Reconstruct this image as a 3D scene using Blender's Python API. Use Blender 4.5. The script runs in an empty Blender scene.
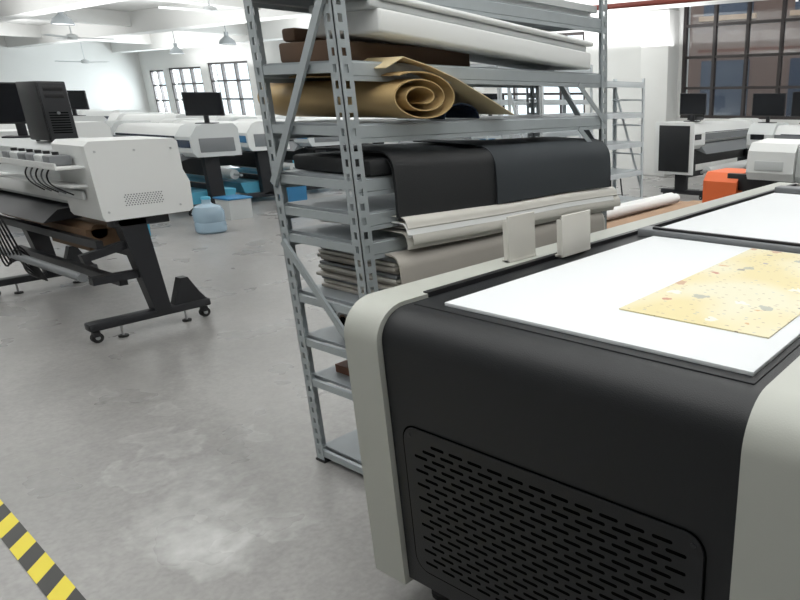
import bpy, bmesh, math, random
from mathutils import Vector, Matrix
random.seed(7)
SC=bpy.context.scene
SC.view_settings.view_transform='Standard'

# ------------------------------------------------------------ materials
def mat(name,col,rough=0.5,metal=0.0,var=0.0,vscale=8,bump=0.0,bscale=60,spec=0.5,trans=0,emit=0,col2=None):
    m=bpy.data.materials.new(name);m.use_nodes=True
    nt=m.node_tree;b=nt.nodes['Principled BSDF']
    c=(*col,1)
    b.inputs['Base Color'].default_value=c
    b.inputs['Roughness'].default_value=rough
    b.inputs['Metallic'].default_value=metal
    b.inputs['Specular IOR Level'].default_value=spec
    if trans: b.inputs['Transmission Weight'].default_value=trans
    if emit:
        b.inputs['Emission Color'].default_value=c;b.inputs['Emission Strength'].default_value=emit
    tc=nt.nodes.new('ShaderNodeTexCoord')
    if var>0:
        n=nt.nodes.new('ShaderNodeTexNoise');n.inputs['Scale'].default_value=vscale;n.inputs['Detail'].default_value=5
        nt.links.new(tc.outputs['Object'],n.inputs['Vector'])
        r=nt.nodes.new('ShaderNodeMixRGB');r.blend_type='MIX'
        c2=col2 or tuple(max(0,x*(1-var)) for x in col)
        r.inputs[1].default_value=c;r.inputs[2].default_value=(*c2,1)
        nt.links.new(n.outputs['Fac'],r.inputs[0]);nt.links.new(r.outputs[0],b.inputs['Base Color'])
    if bump>0:
        n=nt.nodes.new('ShaderNodeTexNoise');n.inputs['Scale'].default_value=bscale;n.inputs['Detail'].default_value=4
        nt.links.new(tc.outputs['Object'],n.inputs['Vector'])
        bp=nt.nodes.new('ShaderNodeBump');bp.inputs['Strength'].default_value=bump;bp.inputs['Distance'].default_value=0.01
        nt.links.new(n.outputs['Fac'],bp.inputs['Height']);nt.links.new(bp.outputs[0],b.inputs['Normal'])
    return m

M={}
M['wall']=mat('wall_paint',(.74,.74,.72),.8,var=.06,vscale=1.5,bump=.05)
M['ceil']=mat('ceiling_paint',(.72,.72,.70),.85,var=.08,vscale=1)
M['frame']=mat('window_frame_brown',(.035,.028,.027),.5)
M['rack']=mat('rack_grey_paint',(.43,.47,.49),.42,.2,var=.12,vscale=20)
M['rackdeck']=mat('rack_deck',(.34,.37,.39),.5,.15,var=.1,vscale=12)
M['rackw']=mat('rack_light_paint',(.62,.66,.68),.45,.1)
M['black']=mat('black_powder_coat',(.012,.013,.015),.45,bump=.12,bscale=420,spec=.4)
M['blackp']=mat('black_plastic',(.012,.012,.014),.4)
M['slot']=mat('slot_dark_painted',(.0015,.0015,.0015),.95,spec=.05)  # near-black colour paints the shade inside openings onto flat faces
M['grey']=mat('warm_grey_panel',(.46,.47,.43),.42,bump=.06,bscale=300)
M['greyd']=mat('grey_mid',(.20,.21,.22),.5)
M['white']=mat('white_panel',(.76,.77,.76),.4)
M['white2']=mat('white_soft',(.60,.62,.62),.5)
M['paper']=mat('white_paper',(.82,.83,.82),.6,var=.03,vscale=3)
M['bed']=mat('bed_sheet',(.78,.80,.82),.55,var=.02,vscale=2)
M['kraft']=mat('kraft_sheet',(.56,.39,.18),.5,var=.25,vscale=6)
M['kraftl']=mat('kraft_sheet_light',(.72,.59,.36),.5,var=.12,vscale=6)
M['card']=mat('cardboard_brown',(.13,.075,.045),.8,var=.3,vscale=8)
M['cardr']=mat('board_reddish',(.20,.085,.05),.7,var=.3,vscale=8)
M['cardl']=mat('board_tan',(.42,.27,.17),.75,var=.2,vscale=6)
M['blk1']=mat('black_leatherette',(.013,.014,.016),.6,bump=.2,bscale=250)
M['blk2']=mat('slate_felt',(.036,.043,.050),.75,bump=.2,bscale=300)
M['beige']=mat('beige_vinyl',(.44,.41,.37),.6,var=.08,vscale=5)
M['beige2']=mat('cream_sheet',(.66,.64,.59),.6,var=.05,vscale=5)
M['dark']=mat('dark_metal',(.025,.026,.030),.45,.2,var=.2,vscale=10)
M['wood']=mat('brown_board_box',(.20,.115,.06),.7,var=.3,vscale=10)
M['orange']=mat('orange_cover',(.85,.17,.05),.4)
M['red']=mat('red_pipe_paint',(.24,.05,.035),.5)
M['blue']=mat('blue_plastic',(.04,.20,.40),.4)
M['cyan']=mat('light_blue_plastic',(.10,.42,.60),.45)
M['navy']=mat('navy_glass',(.02,.035,.07),.15)
M['jug']=mat('jug_blue_water',(.45,.60,.72),.15,trans=.3)
M['steel']=mat('steel',(.55,.56,.57),.3,.9)
M['rubber']=mat('rubber',(.015,.015,.015),.7)
M['screen']=mat('screen_black',(.008,.009,.012),.12)
M['tube']=mat('lamp_shade_metal',(.22,.24,.25),.4,.5)

def glassmat():
    m=bpy.data.materials.new('window_glass');m.use_nodes=True;nt=m.node_tree;nt.nodes.clear()
    o=nt.nodes.new('ShaderNodeOutputMaterial');mx=nt.nodes.new('ShaderNodeMixShader')
    t=nt.nodes.new('ShaderNodeBsdfTransparent');g=nt.nodes.new('ShaderNodeBsdfGlossy');g.inputs['Roughness'].default_value=.05
    t.inputs[0].default_value=(.92,.95,.96,1)
    mx.inputs[0].default_value=.08
    nt.links.new(t.outputs[0],mx.inputs[1]);nt.links.new(g.outputs[0],mx.inputs[2]);nt.links.new(mx.outputs[0],o.inputs[0])
    return m
M['glass']=glassmat()

def floormat():
    m=bpy.data.materials.new('concrete_floor');m.use_nodes=True;nt=m.node_tree;b=nt.nodes['Principled BSDF']
    L=nt.links.new
    tc=nt.nodes.new('ShaderNodeTexCoord')
    def noise(s,d=6,dist=0):
        n=nt.nodes.new('ShaderNodeTexNoise');n.inputs['Scale'].default_value=s;n.inputs['Detail'].default_value=d;n.inputs['Distortion'].default_value=dist
        L(tc.outputs['Object'],n.inputs['Vector']);return n
    n1=noise(.9,6);n2=noise(14,8);n3=noise(3.2,6,1.0);n4=noise(45,6);n5=noise(1.7,4,0)
    cr=nt.nodes.new('ShaderNodeValToRGB');cr.color_ramp.elements[0].color=(.29,.283,.275,1);cr.color_ramp.elements[0].position=.3
    cr.color_ramp.elements[1].color=(.39,.38,.37,1);cr.color_ramp.elements[1].position=.7
    L(n1.outputs['Fac'],cr.inputs[0])
    def mul(last,n,lo,fac,p0=.3,p1=.65):
        mx=nt.nodes.new('ShaderNodeMixRGB');mx.blend_type='MULTIPLY';mx.inputs[0].default_value=fac
        cr2=nt.nodes.new('ShaderNodeValToRGB');cr2.color_ramp.elements[0].position=p0;cr2.color_ramp.elements[0].color=(lo,lo,lo,1);cr2.color_ramp.elements[1].position=p1
        L(n.outputs['Fac'],cr2.inputs[0]);L(last,mx.inputs[1]);L(cr2.outputs[0],mx.inputs[2]);return mx.outputs[0]
    last=mul(cr.outputs[0],n2,.6,.35);last=mul(last,n4,.6,.4)
    last=mul(last,n5,.85,.5,.3,.7)
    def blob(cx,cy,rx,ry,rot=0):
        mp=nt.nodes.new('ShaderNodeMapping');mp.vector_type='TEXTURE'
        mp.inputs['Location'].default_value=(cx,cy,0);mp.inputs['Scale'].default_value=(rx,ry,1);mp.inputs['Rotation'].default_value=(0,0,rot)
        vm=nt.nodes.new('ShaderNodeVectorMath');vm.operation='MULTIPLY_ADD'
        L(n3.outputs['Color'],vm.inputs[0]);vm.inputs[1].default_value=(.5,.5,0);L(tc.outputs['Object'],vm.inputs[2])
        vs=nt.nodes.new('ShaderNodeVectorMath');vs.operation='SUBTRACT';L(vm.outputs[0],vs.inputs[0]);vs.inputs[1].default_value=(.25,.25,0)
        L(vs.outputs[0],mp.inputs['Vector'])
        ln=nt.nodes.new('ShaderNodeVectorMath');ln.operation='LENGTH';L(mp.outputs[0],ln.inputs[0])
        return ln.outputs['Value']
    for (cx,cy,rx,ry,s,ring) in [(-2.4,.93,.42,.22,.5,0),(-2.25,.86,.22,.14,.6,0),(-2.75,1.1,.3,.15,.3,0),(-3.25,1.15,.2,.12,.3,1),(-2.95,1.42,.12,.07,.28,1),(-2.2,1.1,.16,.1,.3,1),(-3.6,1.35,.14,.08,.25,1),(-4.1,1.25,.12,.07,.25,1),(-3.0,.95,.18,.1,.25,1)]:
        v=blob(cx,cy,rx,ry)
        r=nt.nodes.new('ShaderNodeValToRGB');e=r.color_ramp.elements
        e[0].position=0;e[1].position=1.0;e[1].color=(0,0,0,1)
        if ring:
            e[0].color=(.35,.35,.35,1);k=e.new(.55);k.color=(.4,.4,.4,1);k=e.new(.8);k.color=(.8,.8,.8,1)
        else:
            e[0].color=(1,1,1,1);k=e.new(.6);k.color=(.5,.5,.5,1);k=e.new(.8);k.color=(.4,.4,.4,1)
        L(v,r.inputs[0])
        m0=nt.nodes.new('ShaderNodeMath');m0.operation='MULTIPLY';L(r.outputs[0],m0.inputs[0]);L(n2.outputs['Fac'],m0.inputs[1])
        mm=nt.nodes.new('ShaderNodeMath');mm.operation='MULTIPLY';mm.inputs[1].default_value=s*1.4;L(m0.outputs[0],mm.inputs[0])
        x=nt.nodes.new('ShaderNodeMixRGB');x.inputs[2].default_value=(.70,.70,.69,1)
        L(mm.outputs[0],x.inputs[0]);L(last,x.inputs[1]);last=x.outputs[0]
    L(last,b.inputs['Base Color'])
    rr=nt.nodes.new('ShaderNodeMapRange');rr.inputs[1].default_value=.3;rr.inputs[2].default_value=.7;rr.inputs[3].default_value=.24;rr.inputs[4].default_value=.38
    L(n5.outputs['Fac'],rr.inputs[0]);L(rr.outputs[0],b.inputs['Roughness'])
    bp=nt.nodes.new('ShaderNodeBump');bp.inputs['Strength'].default_value=.08;bp.inputs['Distance'].default_value=.01
    L(n2.outputs['Fac'],bp.inputs['Height']);L(bp.outputs[0],b.inputs['Normal'])
    return m
M['floor']=floormat()

def tapemat():
    m=bpy.data.materials.new('hazard_tape_stripes');m.use_nodes=True;nt=m.node_tree;b=nt.nodes['Principled BSDF'];L=nt.links.new
    tc=nt.nodes.new('ShaderNodeTexCoord');sx=nt.nodes.new('ShaderNodeSeparateXYZ');L(tc.outputs['Object'],sx.inputs[0])
    a=nt.nodes.new('ShaderNodeMath');a.operation='ADD';L(sx.outputs[0],a.inputs[0]);L(sx.outputs[1],a.inputs[1])
    d=nt.nodes.new('ShaderNodeMath');d.operation='DIVIDE';L(a.outputs[0],d.inputs[0]);d.inputs[1].default_value=.19
    fr=nt.nodes.new('ShaderNodeMath');fr.operation='FRACT';L(d.outputs[0],fr.inputs[0])
    g=nt.nodes.new('ShaderNodeMath');g.operation='GREATER_THAN';L(fr.outputs[0],g.inputs[0]);g.inputs[1].default_value=.5
    x=nt.nodes.new('ShaderNodeMixRGB');x.inputs[1].default_value=(.03,.03,.028,1);x.inputs[2].default_value=(.80,.66,.04,1)
    L(g.outputs[0],x.inputs[0]);L(x.outputs[0],b.inputs['Base Color']);b.inputs['Roughness'].default_value=.5
    return m
M['tape']=tapemat()

def printmat():
    m=bpy.data.materials.new('printed_illustrated_map');m.use_nodes=True;nt=m.node_tree;b=nt.nodes['Principled BSDF'];L=nt.links.new
    tc=nt.nodes.new('ShaderNodeTexCoord')
    nz=nt.nodes.new('ShaderNodeTexNoise');nz.inputs['Scale'].default_value=3.0;nz.inputs['Detail'].default_value=1;L(tc.outputs['Object'],nz.inputs['Vector'])
    x0=nt.nodes.new('ShaderNodeValToRGB');e=x0.color_ramp.elements;e[0].position=.42;e[0].color=(.72,.62,.33,1);e[1].position=.6;e[1].color=(.74,.70,.52,1)
    k=e.new(.5);k.color=(.74,.66,.42,1)
    L(nz.outputs['Fac'],x0.inputs[0]);last=x0.outputs[0]
    dn=nt.nodes.new('ShaderNodeTexNoise');dn.inputs['Scale'].default_value=40;dn.inputs['Detail'].default_value=2;L(tc.outputs['Object'],dn.inputs['Vector'])
    # scale, threshold, keep, distortion, palette, seed, y-stretch
    for sc,thr,keep,amp,cols,seed,ys in [(11,.20,.72,.05,((.50,.26,.16,1),(.34,.36,.33,1),(.86,.84,.76,1),(.74,.50,.20,1)),0,1.0),(34,.16,.70,.012,((.30,.22,.16,1),(.40,.30,.22,1),(.35,.38,.42,1),(.50,.36,.22,1)),3,2.2),(7,.09,.55,.05,((.48,.13,.09,1),(.22,.20,.2,1),(.28,.26,.38,1),(.60,.32,.12,1)),7,1.4)]:
        mp=nt.nodes.new('ShaderNodeMapping');mp.inputs['Location'].default_value=(seed,seed*.7,0);mp.inputs['Scale'].default_value=(1,ys,1);L(tc.outputs['Object'],mp.inputs[0])
        vm=nt.nodes.new('ShaderNodeVectorMath');vm.operation='MULTIPLY_ADD';L(dn.outputs['Color'],vm.inputs[0]);vm.inputs[1].default_value=(amp,amp,0);L(mp.outputs[0],vm.inputs[2])
        v=nt.nodes.new('ShaderNodeTexVoronoi');v.voronoi_dimensions='2D';v.inputs['Scale'].default_value=sc;L(vm.outputs[0],v.inputs['Vector'])
        cr=nt.nodes.new('ShaderNodeValToRGB');cr.color_ramp.interpolation='CONSTANT'
        e=cr.color_ramp.elements;e[0].position=0;e[0].color=cols[0];e[1].position=.75;e[1].color=cols[3]
        k=e.new(.25);k.color=cols[1];k=e.new(.5);k.color=cols[2]
        sp=nt.nodes.new('ShaderNodeSeparateColor');L(v.outputs['Color'],sp.inputs[0]);L(sp.outputs[0],cr.inputs[0])
        lt=nt.nodes.new('ShaderNodeMath');lt.operation='LESS_THAN';L(v.outputs['Distance'],lt.inputs[0]);lt.inputs[1].default_value=thr
        g=nt.nodes.new('ShaderNodeMath');g.operation='GREATER_THAN';L(sp.outputs[1],g.inputs[0]);g.inputs[1].default_value=keep
        mm=nt.nodes.new('ShaderNodeMath');mm.operation='MULTIPLY';L(lt.outputs[0],mm.inputs[0]);L(g.outputs[0],mm.inputs[1])
        m2=nt.nodes.new('ShaderNodeMath');m2.operation='MULTIPLY';L(mm.outputs[0],m2.inputs[0]);m2.inputs[1].default_value=.75
        x=nt.nodes.new('ShaderNodeMixRGB');L(m2.outputs[0],x.inputs[0]);L(last,x.inputs[1]);L(cr.outputs[0],x.inputs[2]);last=x.outputs[0]
    L(last,b.inputs['Base Color']);b.inputs['Roughness'].default_value=.45
    return m
M['print']=printmat()

def brickmat():
    m=bpy.data.materials.new('brick_facade');m.use_nodes=True;nt=m.node_tree;b=nt.nodes['Principled BSDF'];L=nt.links.new
    tc=nt.nodes.new('ShaderNodeTexCoord');mp=nt.nodes.new('ShaderNodeMapping');mp.inputs['Rotation'].default_value=(math.radians(90),0,0);L(tc.outputs['Object'],mp.inputs[0])
    br=nt.nodes.new('ShaderNodeTexBrick');br.inputs['Scale'].default_value=5;br.inputs['Color1'].default_value=(.15,.085,.065,1);br.inputs['Color2'].default_value=(.13,.075,.06,1);br.inputs['Mortar'].default_value=(.15,.11,.095,1)
    L(mp.outputs[0],br.inputs[0]);L(br.outputs[0],b.inputs['Base Color']);b.inputs['Roughness'].default_value=.9
    return m
M['brick']=brickmat()

# ------------------------------------------------------------ mesh builder
class B:
    def __init__(s,name):
        s.name=name;s.bm=bmesh.new();s.mats=[];s.xf=None
    def mi(s,m):
        if m not in s.mats:s.mats.append(m)
        return s.mats.index(m)
    def _add(s,verts,faces,m,xf=None):
        i=s.mi(m);vs=[]
        for v in verts:
            v=Vector(v)
            if xf: v=xf@v
            vs.append(s.bm.verts.new(v))
        out=[]
        for f in faces:
            try:
                fc=s.bm.faces.new([vs[k] for k in f]);fc.material_index=i;out.append(fc)
            except ValueError: pass
        return vs,out
    def box(s,x0,x1,y0,y1,z0,z1,m,bev=0,seg=2,xf=None):
        if x0>x1:x0,x1=x1,x0
        if y0>y1:y0,y1=y1,y0
        if z0>z1:z0,z1=z1,z0
        v=[(x0,y0,z0),(x1,y0,z0),(x1,y1,z0),(x0,y1,z0),(x0,y0,z1),(x1,y0,z1),(x1,y1,z1),(x0,y1,z1)]
        f=[(3,2,1,0),(4,5,6,7),(0,1,5,4),(1,2,6,5),(2,3,7,6),(3,0,4,7)]
        vs,fs=s._add(v,f,m,xf)
        if bev>0:
            es=list({e for q in fs for e in q.edges})
            r=bmesh.ops.bevel(s.bm,geom=es,offset=bev,segments=seg,affect='EDGES',profile=.5,clamp_overlap=True)
            for q in r['faces']:q.material_index=s.mi(m)
        return s
    def cyl(s,p0,p1,r,m,seg=16,r2=None,caps=True):
        p0=Vector(p0);p1=Vector(p1);d=(p1-p0)
        if d.length<1e-6:return s
        r2=r if r2 is None else r2
        z=d.normalized();a=z.orthogonal().normalized();b=z.cross(a)
        v=[];f=[]
        for k in range(seg):
            t=2*math.pi*k/seg;o=a*math.cos(t)+b*math.sin(t);v.append(p0+o*r)
        for k in range(seg):
            t=2*math.pi*k/seg;o=a*math.cos(t)+b*math.sin(t);v.append(p1+o*r2)
        for k in range(seg):
            n=(k+1)%seg;f.append((k,n,seg+n,seg+k))
        if caps:f.append(tuple(range(seg-1,-1,-1)));f.append(tuple(range(seg,2*seg)))
        s._add(v,f,m);return s
    def lathe(s,c,prof,m,seg=24):
        v=[];f=[];n=len(prof)
        for k in range(seg):
            t=2*math.pi*k/seg
            for (r,z) in prof:v.append((c[0]+r*math.cos(t),c[1]+r*math.sin(t),c[2]+z))
        for k in range(seg):
            k2=(k+1)%seg
            for j in range(n-1):f.append((k*n+j,k2*n+j,k2*n+j+1,k*n+j+1))
        s._add(v,f,m);return s
    def tube(s,pts,r,m,seg=8):
        pts=[Vector(p) for p in pts]
        q=[]
        P=[pts[0]]+pts+[pts[-1]]
        for i in range(1,len(P)-2):
            for t in [k/6 for k in range(6)]:
                a,b,c,d=P[i-1],P[i],P[i+1],P[i+2]
                q.append(.5*((2*b)+(-a+c)*t+(2*a-5*b+4*c-d)*t*t+(-a+3*b-3*c+d)*t**3))
        q.append(pts[-1])
        for i in range(len(q)-1):s.cyl(q[i],q[i+1],r,m,seg,caps=(i in(0,len(q)-2)))
        return s
    def bar(s,p0,p1,w,h,m,up=(0,0,1),bev=0):
        p0=Vector(p0);p1=Vector(p1);d=p1-p0;L=d.length;x=d.normalized();u=Vector(up)
        y=u.cross(x)
        if y.length<1e-4:y=Vector((0,1,0)).cross(x)
        y.normalize();z=x.cross(y)
        R=Matrix((x,y,z)).transposed().to_4x4();R.translation=p0
        return s.box(0,L,-w/2,w/2,-h/2,h/2,m,bev,xf=R)
    def prism(s,poly,axis,a0,a1,m):
        n=len(poly)
        def mk(u,v,a):
            return {'x':(a,u,v),'y':(u,a,v),'z':(u,v,a)}[axis]
        v=[mk(u,w,a0) for u,w in poly]+[mk(u,w,a1) for u,w in poly]
        f=[(k,(k+1)%n,n+(k+1)%n,n+k) for k in range(n)]+[tuple(range(n-1,-1,-1)),tuple(range(n,2*n))]
        s._add(v,f,m);return s
    def ribbon(s,pts,th,axis,a0,a1,m,nseg=1,warp=None):
        n=len(pts);off=[]
        for i,(u,v) in enumerate(pts):
            a=pts[max(0,i-1)];b=pts[min(n-1,i+1)];dx,dy=b[0]-a[0],b[1]-a[1];l=math.hypot(dx,dy) or 1
            off.append((u-dy/l*th,v+dx/l*th))
        V=[];F=[]
        def mk(u,v,a):
            p={'x':(a,u,v),'y':(u,a,v),'z':(u,v,a)}[axis]
            return warp(*p) if warp else p
        for j in range(nseg+1):
            a=a0+(a1-a0)*j/nseg
            for p in pts:V.append(mk(*p,a))
            for p in off:V.append(mk(*p,a))
        w=2*n
        for j in range(nseg):
            o=j*w;q=(j+1)*w
            for i in range(n-1):
                F.append((o+i,o+i+1,q+i+1,q+i));F.append((o+n+i,q+n+i,q+n+i+1,o+n+i+1))
            F.append((o,q,q+n,o+n));F.append((o+n-1,o+2*n-1,q+2*n-1,q+n-1))
        for o in(0,nseg*w):
            for i in range(n-1):F.append((o+i,o+n+i,o+n+i+1,o+i+1))
        s._add(V,F,m);return s
    def done(s,angle=35,rotz=0):
        bm=s.bm
        bmesh.ops.recalc_face_normals(bm,faces=bm.faces[:])
        for f in bm.faces:f.smooth=True
        lim=math.radians(angle)
        for e in bm.edges:
            e.smooth = len(e.link_faces)==2 and e.calc_face_angle(0)<lim
        xs=[v.co.x for v in bm.verts];ys=[v.co.y for v in bm.verts];zs=[v.co.z for v in bm.verts]
        o=Vector(((min(xs)+max(xs))/2,(min(ys)+max(ys))/2,min(zs)))
        if s.name.startswith(('floor','hazard','ceiling')):o=Vector((0,0,0))
        bmesh.ops.translate(bm,verts=bm.verts,vec=-o)
        me=bpy.data.meshes.new(s.name);bm.to_mesh(me);bm.free()
        for m in s.mats:me.materials.append(M[m])
        ob=bpy.data.objects.new(s.name,me);bpy.context.collection.objects.link(ob);ob.location=o
        ob.rotation_euler=(0,0,rotz)
        return ob

def arc(cx,cy,r,a0,a1,n=8,ry=None):
    ry=ry or r
    return [(cx+r*math.cos(math.radians(a0+(a1-a0)*k/n)),cy+ry*math.sin(math.radians(a0+(a1-a0)*k/n))) for k in range(n+1)]

# ------------------------------------------------------------ room shell
CZ=3.65
B('floor').box(-30.3,6.3,-5,13.3,-.1,0,'floor').done()
B('ceiling').box(-30.3,6.3,-5,13.3,CZ,CZ+.15,'ceil').done()
openings=[(-29.4,-28.3,.95,2.55),(-27.9,-25.6,.95,2.6),(-25.1,-22.6,.95,2.7),(-20.5,-17.5,1,2.7),(-16,-13,1,2.7),(-12,-9.2,1,2.9),(-6.8,-4.1,1.15,3.45),(-3.8,-1,1.15,3.45),(-.6,2.4,1.15,3.45)]
w=B('wall_back');x=-30.3
for (a,b_,c,d) in openings:
    w.box(x,a,13,13.3,0,CZ,'wall');w.box(a,b_,13,13.3,0,c,'wall');w.box(a,b_,13,13.3,d,CZ,'wall');x=b_
w.box(x,6.3,13,13.3,0,CZ,'wall');w.done()
B('wall_left').box(-30.3,-30,-5,13,0,CZ,'wall').done()
B('wall_right').box(6,6.3,-5,13,0,CZ,'wall').done()
B('wall_front').box(-30.3,6.3,-5.3,-5,0,CZ,'wall').done()
for i,(a,b_,c,d) in enumerate(openings):
    q=B('window_%d'%(i+1));t=.06
    y0,y1=13.02,13.12
    q.box(a,a+t,y0,y1,c,d,'frame');q.box(b_-t,b_,y0,y1,c,d,'frame');q.box(a+t,b_-t,y0,y1,c,c+t,'frame');q.box(a+t,b_-t,y0,y1,d-t,d,'frame')
    n=max(2,round((b_-a)/.72))
    for k in range(1,n):
        xx=a+(b_-a)*k/n;q.box(xx-.03,xx+.03,y0,y1,c+t,d-t,'frame')
    m=3 if d>3 else 2
    for k in range(1,m+1):
        zz=c+(d-c)*k/(m+1)
        q.box(a+t,b_-t,y0+.01,y1-.01,zz-.025,zz+.025,'frame')
    q.box(a+t,b_-t,13.06,13.065,c+t,d-t,'glass')
    q.done()
n=1
for yy in (12.3,9.2,6.0,2.8,-.5):
    B('ceiling_beam' if n==1 else 'ceiling_beam.%03d'%(n-1)).box(-30,6,yy-.17,yy+.17,CZ-.5,CZ,'ceil').done();n+=1
for xx in (-27,-21,-15,-8.6,-2.5):
    B('ceiling_beam.%03d'%(n-1)).box(xx-.15,xx+.15,-5,13,CZ-.34,CZ-.001,'ceil').done();n+=1
B('column').box(-7.5,-6.87,12.55,13,0,CZ-.5,'wall',.02).done()
B('column.001').box(-9.3,-8.8,9.35,9.8,0,CZ,'wall',.02).done()
fa=B('brick_building');fa.box(-12,6,18,19,-.3,9,'brick')
for k in range(7):
    for zz in (.9,3.6,6.2):
        fa.box(-11.3+k*2.5,-9.9+k*2.5,17.97,18.02,zz,zz+1.6,'navy');fa.box(-11.4+k*2.5,-9.8+k*2.5,17.9,18.0,zz-.12,zz,'cardl')
fa.done()
B('ground_outside').box(-45,20,13.3,30,-.35,-.3,'greyd').done()

# ------------------------------------------------------------ ceiling fittings
def pendant(x,y,z,k):
    q=B('pendant_lamp' if k==0 else 'pendant_lamp.%03d'%k)
    q.cyl((x,y,z+.3),(x,y,CZ),.012,'greyd',8)
    q.lathe((x,y,z),[(.20,0),(.205,.01),(.17,.10),(.08,.17),(.05,.2),(.05,.3),(.0,.31)],'tube',24)
    q.lathe((x,y,z),[(.19,.01),(.16,.09),(.0,.12)],'white',24)
    q.done()
for k,(x,y,z) in enumerate([(-17.5,6.3,2.95),(-18.5,10.2,2.85),(-12,4.6,3.05),(-23.5,11.3,2.85),(-12.5,10.6,2.95)]):pendant(x,y,z,k)
def fan(x,y,z,k,rot):
    q=B('ceiling_fan' if k==0 else 'ceiling_fan.%03d'%k)
    q.cyl((x,y,z),(x,y,CZ),.015,'white2',8)
    q.lathe((x,y,z-.08),[(0,0),(.10,.01),(.13,.05),(.11,.11),(.03,.14)],'white2',20)
    q.lathe((x,y,CZ-.08),[(.02,0),(.06,.03),(.06,.08)],'white2',16)
    for j in range(3):
        a=rot+j*2.094;R=Matrix.Translation((x,y,z-.03))@Matrix.Rotation(a,4,'Z')@Matrix.Rotation(.18,4,'X')
        q.box(.1,.85,-.07,.07,-.004,.004,'white2',xf=R)
    q.done()
fan(-28.4,10.6,2.75,0,.5);fan(-14.2,7.6,3.15,1,.2);fan(-20.5,7.5,2.95,2,1.1);fan(-10.5,11,3.0,3,.7)
p=B('fire_pipe');p.cyl((-8.7,8.6,2.72),(4,8.6,2.72),.035,'red',12)
for xx in (-7,-4.6,-2.2,.2):p.cyl((xx,8.6,2.72),(xx,8.6,CZ),.01,'greyd',6)
for xx in (-6,-3):p.cyl((xx,8.6,2.72),(xx,8.6,2.6),.02,'steel',8)
p.done()
p=B('cable_tray');p.box(-9,4,9.7,9.9,3.05,3.1,'white2');p.box(-9,4,9.7,9.71,3.1,3.16,'white2');p.box(-9,4,9.89,9.9,3.1,3.16,'white2')
for xx in (-8,-5,-2,1):p.cyl((xx,9.8,3.1),(xx,9.8,CZ),.008,'greyd',6)
p.done()

# ------------------------------------------------------------ hazard tape
tp=B('hazard_tape');
dx,dy=-.97,.05
A0=(-2.32+1.3*.97,.51-1.3*.05);
v=[(A0[0],A0[1],.003),(A0[0]+3.2*dx,A0[1]+3.2*dy,.003),(A0[0]+3.2*dx-.004,A0[1]+3.2*dy-.072,.003),(A0[0]-.004,A0[1]-.072,.003)]
tp._add(v,[(0,1,2,3)],'tape');tp.done()

# ------------------------------------------------------------ rack
def post(q,x,y,z1,sx,sy,m,w=.05,t=.003,pitch=.05,holes=True):
    a=w*.33
    for ax in (0,1):
        sgn=sx if ax==0 else sy
        def pl(u0,u1,z0,z1_):
            if ax==0:q.box(x+sgn*u0,x+sgn*u1,y,y+sy*t,z0,z1_,m)
            else:q.box(x,x+sx*t,y+sgn*u0,y+sgn*u1,z0,z1_,m)
        if not holes: pl(0,w,0.01,z1);continue
        pl(0,a,.01,z1);pl(w-a,w,.01,z1)
        z=.01
        while z<z1:
            pl(a,w-a,z,min(z+pitch*.5,z1));z+=pitch
def rack(name,x0,x1,y0,y1,H,levels,m,deck,diags,w=.05,holes=True):
    q=B(name)
    post(q,x0,y0,H,1,1,m,w,holes=holes);post(q,x1,y0,H,-1,1,m,w,holes=holes)
    post(q,x0,y1,H,1,-1,m,w,holes=holes);post(q,x1,y1,H,-1,-1,m,w,holes=holes)
    for (x,y) in ((x0,y0),(x1,y0),(x0,y1),(x1,y1)):
        sx=1 if x==x0 else -1;sy=1 if y==y0 else -1
        q.box(x-.005*sx,x+.06*sx,y-.005*sy,y+.06*sy,0,.01,'dark')
    for z in levels:
        for x,sg in ((x0,1),(x1,-1)):
            q.box(x+sg*.005,x+sg*.03,y0+.006,y1-.006,z-.045,z,m,.003,1)
            q.box(x+sg*.005,x+sg*.012,y0+.02,y1-.02,z-.06,z-.045,m)
        q.box(x0+.01,x1-.01,y0+.03,y1-.03,z-.008,z+.004,deck)
        for yy in (y0+.012,y1-.012):
            q.box(x0+.03,x1-.03,yy-.008,yy+.008,z-.035,z-.005,m)
    for (ya,za,zb) in diags:
        q.bar((x1-.02,ya,za),(x0+.02,ya,zb),.012,.03,m)
    return q
RX0,RX1,RY0,RY1=-2.50,-2.005,1.46,3.03
q=rack('storage_rack',RX0,RX1,RY0,RY1,2.35,[2.12,1.87,1.62,1.42,1.24,1.12,1.015,.77,.58,.40,.06],'rack','rackdeck',[(1.452,1.83,1.20),(1.452,.52,.98),(1.452,1.85,2.25),(3.04,1.2,1.8),(3.04,.98,.5)])
for z in (1.62,1.42,1.24):
    q.bar((RX1+.002,RY1-.25,z-.05),(RX1+.002,RY1-.03,z-.22),.004,.025,'rack')
q.done()

q=rack('wire_rack',-4.95,-4.5,5.6,7.65,1.75,[1.7,1.35,1.0,.65,.3],'rackw','rackdeck',[(5.6,.4,1.6),(7.65,.4,1.6)],.04,False)
for z in (1.2,1.5,.85):
    for yy in (5.65,7.6):
        q.cyl((-4.95,yy,z),(-4.5,yy,z),.01,'rackw',8)
q.done()
q=rack('wire_rack.001',-6.1,-5.6,6.2,8.1,1.95,[1.9,1.5,1.1,.7,.3],'rackw','rackdeck',[(6.2,.4,1.8),(8.1,.4,1.8)],.04,False)
q.done()

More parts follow.
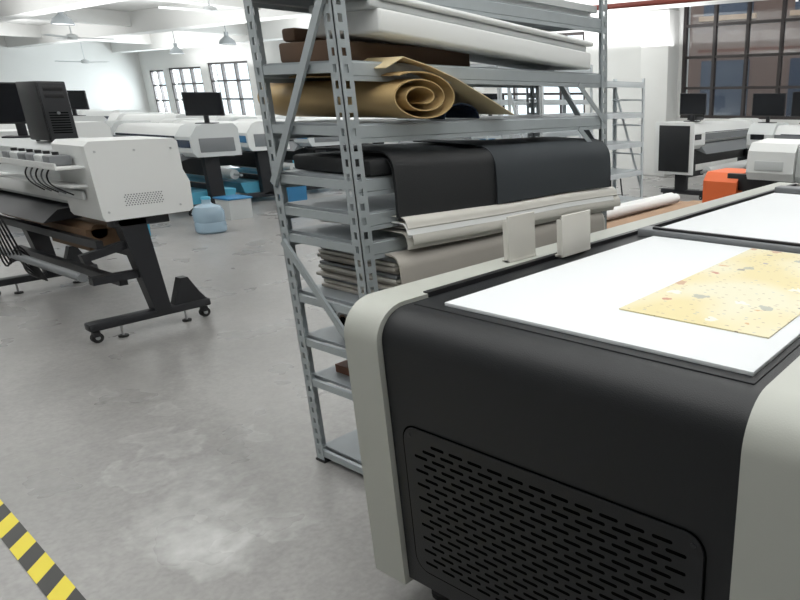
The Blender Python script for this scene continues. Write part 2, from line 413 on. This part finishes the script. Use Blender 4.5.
# rack contents ----------------------------------------------------
def roll(name,p0,p1,r,m,core='card',rc=.03):
    q=B(name);p0=Vector(p0);p1=Vector(p1);d=(p1-p0).normalized()
    q.cyl(p0,p1,r,m,32)
    for p,s in ((p0,-1),(p1,1)):
        for rr,mm,o in ((r*.8,'white2',.0010),(r*.62,m,.0015),(rc,core,.002),(rc*.75,'slot',.0025)):
            q.cyl(p,p+d*s*o,rr,mm,24)
    return q
# wrapped bundle of white sheets lying slightly tilted on the upper shelf
q=B('white_sheet_bundle')
for (dz,x0_,x1_,h,y0_,y1_,m_) in ((0,-2.36,-1.985,.075,1.62,2.86,'paper'),(.073,-2.34,-1.995,.03,1.60,2.84,'white2'),(.102,-2.35,-1.98,.022,1.63,2.88,'paper')):
    R=Matrix.Translation((0,y0_,1.715+dz))@Matrix.Rotation(-.062,4,'X')
    q.box(x0_,x1_,0,y1_-y0_,0,h,m_,.010,3,xf=R)
q.done()
q=B('flattened_cardboard_box');q.box(-2.46,-2.14,1.54,2.2,1.626,1.695,'card',.01);q.box(-2.46,-2.38,1.56,1.83,1.70,1.745,'card',.01);q.done()
q=B('white_board_stack');q.box(-2.45,-2.06,1.52,2.95,1.876,1.90,'paper');q.box(-2.43,-2.04,1.56,2.99,1.90,1.93,'white2');q.done()
q=B('kraft_sheet_roll')
sp=[]
cy,cz=1.735,1.510
for k in range(0,130):
    t=k/129;a=-math.pi/2+ t*2*math.pi*2.6
    r=.035+.125*t
    sp.append((cy+r*1.04*math.cos(a),cz+r*.52*math.sin(a)))
q.ribbon(sp,-.004,'x',-2.62,-1.93,'kraft',6,warp=lambda x,y,z:(x,y+(x+1.93)*.12,z+.0))
q.ribbon([(1.60,1.60),(1.68,1.638),(1.80,1.612),(1.92,1.575),(2.08,1.51),(2.24,1.442)],.003,'x',-2.42,-1.95,'kraftl',1)
q.done()
q=B('blue_fabric_bundle');q.ribbon(arc(2.02,1.43,.10,0,180,10,.06),.006,'x',-2.3,-2.03,'navy');q.done()
def drape(q,xb,xf,zt,zb,r,y0,y1,m,th=.006,ns=8,amp=.004,sl=0,xo=0):
    pts=[(xb,zt),(xb+.15,zt+.003)]+[(xf-r+r*math.sin(math.radians(a)),zt-r+r*math.cos(math.radians(a))) for a in range(0,91,15)]+[(xf+.004,(zt-r+zb)/2),(xf,zb)]
    q.ribbon(pts,-th,'y',y0,y1,m,ns,warp=lambda x,y,z:(x+amp*math.sin(y*9)+xo*(y-y0),y,z+amp*math.sin(y*5+x*6)+sl*(y-y0)*(1)))
q=B('black_leatherette_sheets')
drape(q,-2.46,-1.965,1.325,1.085,.06,1.60,2.28,'blk1',sl=-.02)
drape(q,-2.44,-1.972,1.305,1.095,.05,1.60,2.28,'blk1',sl=-.02)
drape(q,-2.45,-1.955,1.325,1.09,.09,2.12,2.98,'blk2',sl=-.02)
q.box(-2.46,-2.0,1.53,3.0,1.248,1.305,'blk1',.012)
q.done()
q=B('white_paper_sheets')
for k in range(9):
    o=random.uniform(-.018,.012);z=1.098-k*.007
    drape(q,-2.46,-1.925+o,z,z-.045-k*.002,.03,1.63+random.uniform(-.03,.03),3.03+random.uniform(-.04,.03),'paper' if k%2 else 'beige2',.003,6,.003,sl=-.022,xo=-.01)
q.done()
q=B('beige_vinyl_sheets')
drape(q,-2.47,-1.935,.965,.79,.05,1.56,2.90,'beige',.006,8,.004,sl=-.003,xo=-.005)
drape(q,-2.46,-1.948,.955,.785,.045,1.58,2.92,'beige2',.005,8,.004,sl=-.003)
z=.775
for k in range(11):
    o=random.uniform(-.015,.01);h=.0155
    q.box(-2.46+o,-1.985+o*.6,1.58+random.uniform(-.015,.02),2.85+o,z,z+h-.002,('beige','beige2','greyd','beige')[k%4],.003,1);z+=h
q.done()
q=B('brown_board_box');q.box(-2.42,-2.06,1.56,2.2,.405,.44,'cardr');q.bar((-2.14,1.6,.07),(-2.03,1.6,.36),.02,.30,'cardr',up=(0,1,0));q.done()
q=roll('vinyl_roll',(-2.3,1.55,.655),(-2.3,2.95,.655),.07,'greyd');q.done()

# ------------------------------------------------------------ UV flatbed printer (foreground)
FX0,FX1=-1.378,-.385
q=B('flatbed_printer')
YB=4.3
def prof(y0,y1,z0,zt,r):
    return [(y0,z0)]+[(y0+r-r*math.cos(math.radians(a)),zt-r+r*math.sin(math.radians(a))) for a in range(0,91,10)]+[(y1,zt),(y1,z0)]
q.prism(prof(1.03,YB,.17,.99,.085),'x',FX0,FX1,'black')
q.prism(prof(1.015,YB+.01,.15,1.0,.10),'x',-1.515,FX0-.003,'grey')
q.prism(prof(1.015,YB+.01,.15,1.0,.10),'x',FX1+.003,-.225,'grey')
q.box(-1.40,-1.378,1.2,YB-.05,.99,1.004,'blackp')
q.box(-1.36,-.41,1.13,2.27,.985,.993,'black',.002)
q.box(-1.275,-.425,1.16,2.255,.993,1.003,'bed',.0015)
q.box(-1.36,-.40,2.275,2.36,.985,1.02,'greyd',.006)
q.box(-1.30,-.42,2.29,2.30,1.02,1.03,'blackp',.002)
q.box(-1.34,-.425,2.42,3.75,.99,1.004,'bed',.0015)
q.box(-1.36,-.40,3.8,3.9,.99,1.03,'greyd',.006)
gx0,gx1,gz0,gz1=-1.335,-.44,.225,.695
def rrect(x0,x1,z0,z1,r):
    return arc(x1-r,z1-r,r,0,90,6)+arc(x0+r,z1-r,r,90,180,6)+arc(x0+r,z0+r,r,180,270,6)+arc(x1-r,z0+r,r,270,360,6)
o1=rrect(gx0,gx1,gz0,gz1,.05);o2=rrect(gx0+.005,gx1-.005,gz0+.005,gz1-.005,.046)
n=len(o1);yy=1.0285
q._add([(a,yy,b) for a,b in o1]+[(a,yy,b) for a,b in o2],[(k,(k+1)%n,n+(k+1)%n,n+k) for k in range(n)],'slot')
o3=rrect(gx0+.006,gx1-.006,gz0+.006,gz1-.006,.045)
q.prism(o3,'y',1.0262,1.0302,'black')
row=0;z=gz0+.04
while z<gz1-.035:
    x=gx0+.045+(row%2)*.033
    while x<gx1-.08:
        if not (z>gz1-.06 and (x<gx0+.07)):
            a=arc(x+.044,z,.0045,-90,90,4)+arc(x+.004,z,.0045,90,270,4)
            q._add([(u,1.0256,w_) for u,w_ in a],[tuple(range(len(a)))],'slot')
        x+=.066
    z+=.0215;row+=1
for (sx,sz) in ((gx0+.03,gz1-.03),(gx1-.03,gz1-.03)):
    q.cyl((sx,1.0262,sz),(sx,1.024,sz),.006,'dark',10)
q.box(-1.45,-.28,1.08,YB-.05,.12,.17,'dark')
for (fx,fy) in ((-1.4,1.18),(-.33,1.18),(-1.4,4.1),(-.33,4.1)):
    q.cyl((fx,fy,.02),(fx,fy,.13),.02,'steel',12);q.cyl((fx,fy,0),(fx,fy,.02),.045,'rubber',16)
def plate(x,y0,y1,h,m='beige2'):
    q.box(x-.003,x+.003,y0,y1,1.0,1.0+h,m,.0015,1)
    q.box(x-.03,x+.004,y0,y1,1.0,1.008,m,.001,1)
    q.box(x-.02,x-.003,y0,y0+.004,1.0,1.0+h*.9,m)
plate(-1.440,1.60,1.735,.15);plate(-1.345,1.76,1.925,.14)
q.done()
B('printed_map_sheet').box(-.862,-.47,1.36,2.235,1.0035,1.0065,'print').done()

# ------------------------------------------------------------ left wide-format printer
def caster(q,x,y,r=.035):
    q.cyl((x-.015,y,r),(x+.015,y,r),r,'rubber',16);q.cyl((x-.022,y,r),(x+.022,y,r),r*.4,'steel',10)
    q.box(x-.024,x+.024,y-.02,y+.02,r*1.2,r*2.3,'dark',.004)
q=B('wide_format_printer')
X1=-4.95;X0=-7.1;Y0,Y1=1.74,2.27
endp=[(Y0+.015,.775),(Y0,.80),(Y0-.01,1.235),(Y0+.02,1.262),(Y1-.02,1.262),(Y1,1.24),(Y1,1.06),(Y1+.03,.98),(Y1+.02,.80),(Y1-.01,.78)]
q.prism(endp,'x',X1-.50,X1,'white')
q.prism([(Y0+.06,.83),(Y0+.05,1.18),(Y0+.10,1.225),(Y1-.02,1.225),(Y1-.03,.83)],'x',X0,X1-.50,'white2')
q.box(X0,X1-.5,Y0+.02,Y0+.06,.86,.98,'white',.004)
q.prism(endp,'x',X0-.5,X0,'white')
for r_ in range(6):
    for c_ in range(14):
        yy=1.885+c_*.0165+(r_%2)*.008;zz=.862+r_*.013
        q.cyl((X1,yy,zz),(X1+.001,yy,zz),.0045,'greyd',8)
for (yy,zz) in ((Y0+.04,.83),(Y0+.04,1.2),(Y1-.05,1.2),(Y1-.06,.83),(2.0,1.2)):
    q.cyl((X1,yy,zz),(X1+.002,yy,zz),.007,'steel',10)
q.box(-6.3,-5.02,Y0-.16,Y0,1.10,1.115,'white',.003)
q.box(-6.3,-5.02,Y0-.16,Y0-.15,1.115,1.14,'white')
for k in range(6):
    xx=-5.95+k*.14
    q.box(xx,xx+.11,Y0-.14,Y0-.02,1.116,1.18,('greyd','white2','greyd')[k%3],.012,2)
    q.cyl((xx+.05,Y0-.08,1.178),(xx+.05,Y0-.08,1.198),.018,'blackp',12)
q.box(-6.3,-5.05,Y0-.10,Y0,.985,1.0,'white',.003)
for k in range(5):
    xx=-5.7+k*.09
    q.tube([(xx,Y0-.08,1.10),(xx+.03,Y0-.12,1.05),(xx+.05,Y0-.11,.99),(xx+.02+k*.03,Y0-.04,.93)],.005,('dark','greyd')[k%2],6)
q.box(-5.5,-5.1,Y0-.03,Y0-.008,.90,.96,'white2',.01)
q.prism([(Y0-.12,.72),(Y0-.02,.80),(Y0+.3,.83),(Y0+.3,.74)],'x',X0,X1-.66,'dark')
q.cyl((X0,Y0+.1,.66),(X1-.4,Y0+.1,.66),.05,'wood',20)
for lx in (X1-.09,X0+.15):
    q.prism([(1.83,.78),(1.99,.78),(2.03,.12),(1.93,.12)],'x',lx-.05,lx+.05,'dark')
    q.box(lx-.045,lx+.045,1.53,2.30,.085,.14,'dark',.012)
    q.prism([(2.06,.14),(2.13,.32),(2.18,.32),(2.24,.20),(2.28,.14)],'x',lx-.035,lx+.035,'dark')
    q.box(lx-.05,lx+.05,1.80,2.14,.72,.79,'dark',.008)
    for cy_ in (1.57,2.26):caster(q,lx,cy_)
    for cy_ in (1.72,2.13):
        q.cyl((lx,cy_,.012),(lx,cy_,.09),.008,'steel',8);q.cyl((lx,cy_,0),(lx,cy_,.012),.03,'rubber',14)
q.bar((X0+.15,2.0,.50),(X1-.1,2.0,.50),.05,.07,'dark');q.bar((X0+.15,1.8,.36),(X1-.1,1.8,.36),.05,.05,'dark')
q.bar((X0+.15,1.72,.62),(X1-.1,1.72,.62),.04,.05,'dark')
q.bar((X1-.1,1.62,.40),(X1-.1,2.0,.40),.06,.05,'dark');q.bar((X1-.1,1.60,.55),(X1-.1,1.95,.62),.05,.05,'dark')
q.cyl((X0+.2,1.60,.42),(X1-.15,1.60,.42),.028,'greyd',16)
q.box(-6.0,-5.35,1.76,2.0,.535,.68,'wood',.004)
for k in range(7):
    o=k*.03
    q.tube([(-6.1-o,Y0-.1,1.12),(-6.2-o,Y0-.2,.9-o),(-6.1-o*2.2,Y0-.16,.5-o),(-6.3,Y0-.1,.3+o),(-6.45+o,Y0,.2)],.007,'blackp',6)
q.done()

def pc(name,x0,x1,y0,y1,z,h=.42):
    q=B(name)
    q.box(x0,x1,y0,y1,z+.01,z+h,'blackp',.008)
    q.box(x1,x1+.012,y0+.008,y1-.008,z+.02,z+h-.01,'dark',.004)
    for k in range(2):q.box(x1+.012,x1+.014,y0+.03,y1-.03,z+h-.06-k*.045,z+h-.03-k*.045,'blackp',.001)
    for k in range(9):q.box(x1+.012,x1+.014,y0+.03,y1-.03,z+.06+k*.016,z+.067+k*.016,'slot')
    q.cyl((x1+.012,(y0+y1)/2,z+h-.2),(x1+.016,(y0+y1)/2,z+h-.2),.010,'greyd',12)
    for a in(x0+.04,x1-.04):
        for b_ in (y0+.03,y1-.03):q.cyl((a,b_,z),(a,b_,z+.012),.012,'rubber',10)
    q.done()
pc('computer_tower',-6.05,-5.70,1.81,1.98,1.228,.39)
def monitor(name,x,y,z,ang,w=.5,h=.3):
    q=B(name);R=Matrix.Translation((x,y,z))@Matrix.Rotation(ang,4,'Z')
    q.box(-w/2,w/2,-.012,.02,.10,.10+h,'blackp',.008,xf=R)
    q.box(-w/2+.012,w/2-.012,-.014,-.012,.115,.09+h,'screen',xf=R)
    q.box(-.03,.03,.0,.03,.01,.2,'dark',.004,xf=R);q.box(-.12,.12,-.08,.1,0,.012,'dark',.004,xf=R)
    q.done()
monitor('computer_monitor',-6.75,1.98,1.227,math.radians(65),.5,.3)

# ------------------------------------------------------------ generic distant printers
cnt=[0]
def lfp(x0,x1,y0,y1,H=1.2,endm='white',lid='white',front='greyd',accent='blue',rollm='paper',tray=None,cap0=None,rotz=0):
    cnt[0]+=1
    q=B('large_format_printer' if cnt[0]==1 else 'large_format_printer.%03d'%(cnt[0]-1))
    ew=.42
    yb=y1
    def sec(z0,zt,yo=0):
        return [(y0+.05+yo,z0),(y0+yo,z0+.06),(y0+yo,zt-.16),(y0+.10+yo,zt-.03),(y0+.18+yo,zt),(yb-.05,zt),(yb,zt-.06),(yb,z0)]
    q.prism(sec(.78,H),'x',x0,x0+ew,endm);q.prism(sec(.78,H),'x',x1-ew,x1,endm)
    q.prism(sec(.86,H-.03,.06),'x',x0+ew,x1-ew,lid)
    q.box(x0+ew,x1-ew,y0+.055,y0+.07,.90,1.0,front)
    q.box(x0+ew+.1,x1-ew-.1,y0+.05,y0+.06,1.01,H-.16,'navy')
    q.box(x1-ew+.04,x1-.04,y0-.004,y0+.004,.90,1.0,accent)
    q.box(x0+.06,x0+.28,y0-.004,y0+.004,.92,1.0,'screen')
    q.box(x1,x1+.006,y0+.1,yb-.08,.84,1.02,'greyd',.003)
    if cap0:
        q.box(x0-.03,x0-.002,y0-.03,yb+.05,.40,H,endm,.008)
        q.box(x0-.045,x0-.03,y0+.04,yb-.03,.44,H-.05,cap0,.008);q.box(x0,x0+.3,y0+.08,yb-.05,.40,.80,cap0,.01)
    q.prism([(y0-.08,.70),(y0+.05,.84),(y0+.2,.86),(y0+.2,.78)],'x',x0+ew*.8,x1-ew*.8,'greyd')
    ym=(y0+yb)/2
    for lx in (x0+.25,x1-.25):
        q.box(lx-.05,lx+.05,ym-.10,ym+.10,.1,.8,'dark',.008);q.box(lx-.05,lx+.05,y0-.1,yb+.05,.07,.14,'dark',.008)
        for c in (y0-.06,yb):caster(q,lx,c,.033)
    q.bar((x0+.25,ym,.35),(x1-.25,ym,.35),.05,.08,'dark')
    q.box(x0+.3,x1-.3,ym-.02,ym+.02,.5,.72,'dark')
    q.cyl((x0+.3,y0-.02,.42),(x1-.3,y0-.02,.42),.02,'steel',12)
    q.cyl((x0+.5,y0-.02,.42),(x1-.5,y0-.02,.42),.075,rollm,24)
    if tray:
        q.prism([(y0+.0,.14),(yb-.05,.14),(yb,.30),(y0-.05,.30)],'x',x0+.32,x1-.32,tray)
    q.done(rotz=rotz)
lfp(-10.2,-7.5,8.2,8.9,tray='cyan');lfp(-13.3,-10.6,8.2,8.9,rollm='cyan',tray='blue');lfp(-16.4,-13.7,8.2,8.9,accent='navy',tray='cyan')
lfp(-19.6,-16.9,8.2,8.9)
lfp(-12.4,-9.55,4.55,5.2,1.2,accent='navy',endm='white2',tray='cyan');lfp(-12.1,-9.4,2.95,3.6,1.26,tray='blue');lfp(-13.2,-10.3,6.75,7.4,1.2,endm='white2',tray='cyan')
lfp(-12.9,-10.1,5.62,6.27,1.2,tray='cyan')
lfp(-16.6,-13.6,4.5,5.2,1.25);lfp(-16.8,-14,6.4,7.1,1.25,accent='cyan',tray='cyan')
lfp(-20.6,-17.6,5.3,6.0,1.25);lfp(-23.8,-20.9,8.2,8.9,1.25);lfp(-23.8,-21,6.2,6.9,1.25)
lfp(-6.53,-3.53,10.8,11.4,1.18,cap0='black',rotz=math.pi/2)
lfp(-4.2,-1.4,10.3,11.0,1.16,endm='white2')
monitor('computer_monitor.001',-4.98,9.95,1.18,math.radians(12),.42,.32)
pc('computer_tower.001',-5.25,-5.1,10.3,10.6,1.18,.42)
monitor('computer_monitor.002',-4.0,10.6,1.16,math.radians(-5),.55,.34)
monitor('computer_monitor.003',-3.35,10.6,1.16,math.radians(5),.55,.36)
monitor('computer_monitor.004',-9.75,4.9,1.2,math.radians(40),.5,.3)
monitor('computer_monitor.005',-10.4,3.3,1.26,math.radians(40),.5,.3)
monitor('computer_monitor.006',-13.9,4.85,1.25,math.radians(40),.5,.3)
monitor('computer_monitor.007',-8.0,8.6,1.2,math.radians(30),.5,.3)
q=B('work_stool');
for a in (-.12,.12):
    for b_ in(-.12,.12):q.cyl((-5.85+a,9.0+b_,0),(-5.85+a*.7,9.0+b_*.7,.42),.012,'dark',8)
q.cyl((-5.85,9.0,.42),(-5.85,9.0,.46),.15,'blackp',20)
q.done()

q=B('garment_printer')
q.box(-2.55,-.4,5.1,6.4,.25,.60,'black',.03);q.box(-2.45,-.5,5.2,6.3,.60,.625,'white2',.005)
for a in (-2.4,-.6):
    for b_ in(5.25,6.25):q.cyl((a,b_,0),(a,b_,.26),.035,'dark',12)
q.prism([(5.28,.62),(5.25,.66),(5.25,.86),(5.32,.93),(5.72,.93),(5.76,.88),(5.76,.62)],'x',-2.50,-2.20,'orange')
q.box(-2.205,-.3,5.38,5.62,.74,.86,'blackp',.01)
q.box(-2.205,-.3,5.36,5.64,.86,.875,'greyd',.003)
q.box(-2.3,-.3,5.28,5.34,.80,.93,'blackp',.006)
q.prism([(5.22,.90),(5.18,.96),(5.2,1.12),(5.26,1.18),(5.6,1.20),(5.66,1.14),(5.66,.88)],'x',-2.10,-1.72,'white')
q.prism([(5.26,.88),(5.22,.94),(5.24,1.15),(5.30,1.22),(5.6,1.22),(5.64,1.1),(5.64,.88)],'x',-1.715,-1.3,'white2')
q.box(-2.03,-1.8,5.172,5.185,.98,1.05,'white2',.003)
q.prism([(5.28,.62),(5.25,.66),(5.25,.86),(5.32,.93),(5.72,.93),(5.76,.88),(5.76,.62)],'x',-.55,-.28,'orange')
q.done()

q=B('packing_table');q.box(-3.45,-2.72,4.2,6.5,.44,.48,'cardl',.004)
for a in(-3.4,-2.77):
    for b_ in(4.25,6.45):q.box(a-.025,a+.025,b_-.025,b_+.025,0,.44,'dark')
q.box(-3.4,-2.77,4.28,4.31,.34,.44,'dark');q.box(-3.4,-2.77,6.4,6.43,.34,.44,'dark')
q.done()
q=B('board_sheets');q.box(-3.2,-2.76,4.3,6.3,.48,.50,'cardr');q.box(-3.15,-2.74,4.4,6.4,.50,.515,'cardl');q.done()
roll('paper_roll',(-3.38,4.3,.535),(-3.36,6.3,.535),.055,'paper').done()
roll('paper_roll.001',(-3.26,4.25,.55),(-3.25,6.2,.55),.048,'paper').done()

q=B('water_jug');q.lathe((-8.38,4.03,0),[(0,.0),(.15,.0),(.17,.02),(.17,.11),(.162,.13),(.17,.15),(.17,.25),(.14,.31),(.06,.34),(.05,.36),(.05,.39),(.055,.395),(.0,.40)],'jug',28)
q.lathe((-8.38,4.03,.39),[(.0,.03),(.05,.028),(.055,.0)],'cyan',16);q.done()
q=B('storage_tub');q.prism([(-9.3,.0),(-9.0,.0),(-8.97,.26),(-9.33,.26)],'y',4.6,4.9,'white2');q.box(-9.34,-8.96,4.58,4.92,.26,.285,'blue',.006);q.done()
q=B('storage_tub.001');q.prism([(-8.98,.0),(-8.72,.0),(-8.69,.20),(-9.01,.20)],'y',3.25,3.5,'cyan');q.box(-9.02,-8.68,3.23,3.52,.20,.22,'cyan',.006);q.done()
for k,(x,y) in enumerate([(-9.4,5.75),(-9.5,7.2),(-7.2,7.3)]):
    q=B('plastic_bin' if k==0 else 'plastic_bin.%03d'%k)
    q.prism([(x-.14,0),(x+.14,0),(x+.17,.34),(x-.17,.34)],'y',y-.15,y+.15,'blue' if k%2==0 else 'cyan');q.box(x-.19,x+.19,y-.17,y+.17,.34,.37,'cyan',.006);q.done()

# ------------------------------------------------------------ lights / world
wd=bpy.data.worlds.new('World');SC.world=wd;wd.use_nodes=True
bg=wd.node_tree.nodes['Background'];bg.inputs[0].default_value=(.90,.96,1,1);bg.inputs[1].default_value=1.8
def area(name,loc,rot,sx,sy,e,col=(1,1,1)):
    l=bpy.data.lights.new(name,'AREA');l.shape='RECTANGLE';l.size=sx;l.size_y=sy;l.energy=e;l.color=col
    o=bpy.data.objects.new(name,l);bpy.context.collection.objects.link(o);o.location=loc;o.rotation_euler=rot;return o
k=0
for x in (-24,-16,-8.5,-1.5):
    for y in (1,6.5,11):
        area('ceiling_uplight_%d'%k,(x,y,2.5),(math.pi,0,0),4.5,3.5,{-24:125,-16:150,-8.5:215,-1.5:240}[x],(.98,.99,1));k+=1  # added fill lights without fixtures, bounced off the ceiling to brighten the room
for i,(a,b_,c,d) in enumerate(openings):
    if d<3:
        area('window_daylight_%d'%(i+1),((a+b_)/2,13.25,(c+d)/2),(-math.pi/2,0,0),b_-a,d-c,170,(.93,.97,1))

# ------------------------------------------------------------ camera
cd=bpy.data.cameras.new('camera');co=bpy.data.objects.new('camera',cd);bpy.context.collection.objects.link(co)
cd.sensor_width=36;cd.sensor_fit='HORIZONTAL';cd.lens=668*36/800
cd.shift_x=-(600-400)/800;cd.shift_y=(340-300)/800
co.location=(0,0,1.5)
co.rotation_euler=(math.pi/2-math.atan(240/668),0,math.radians(34.07))
cd.clip_start=.02;cd.clip_end=200
SC.camera=co
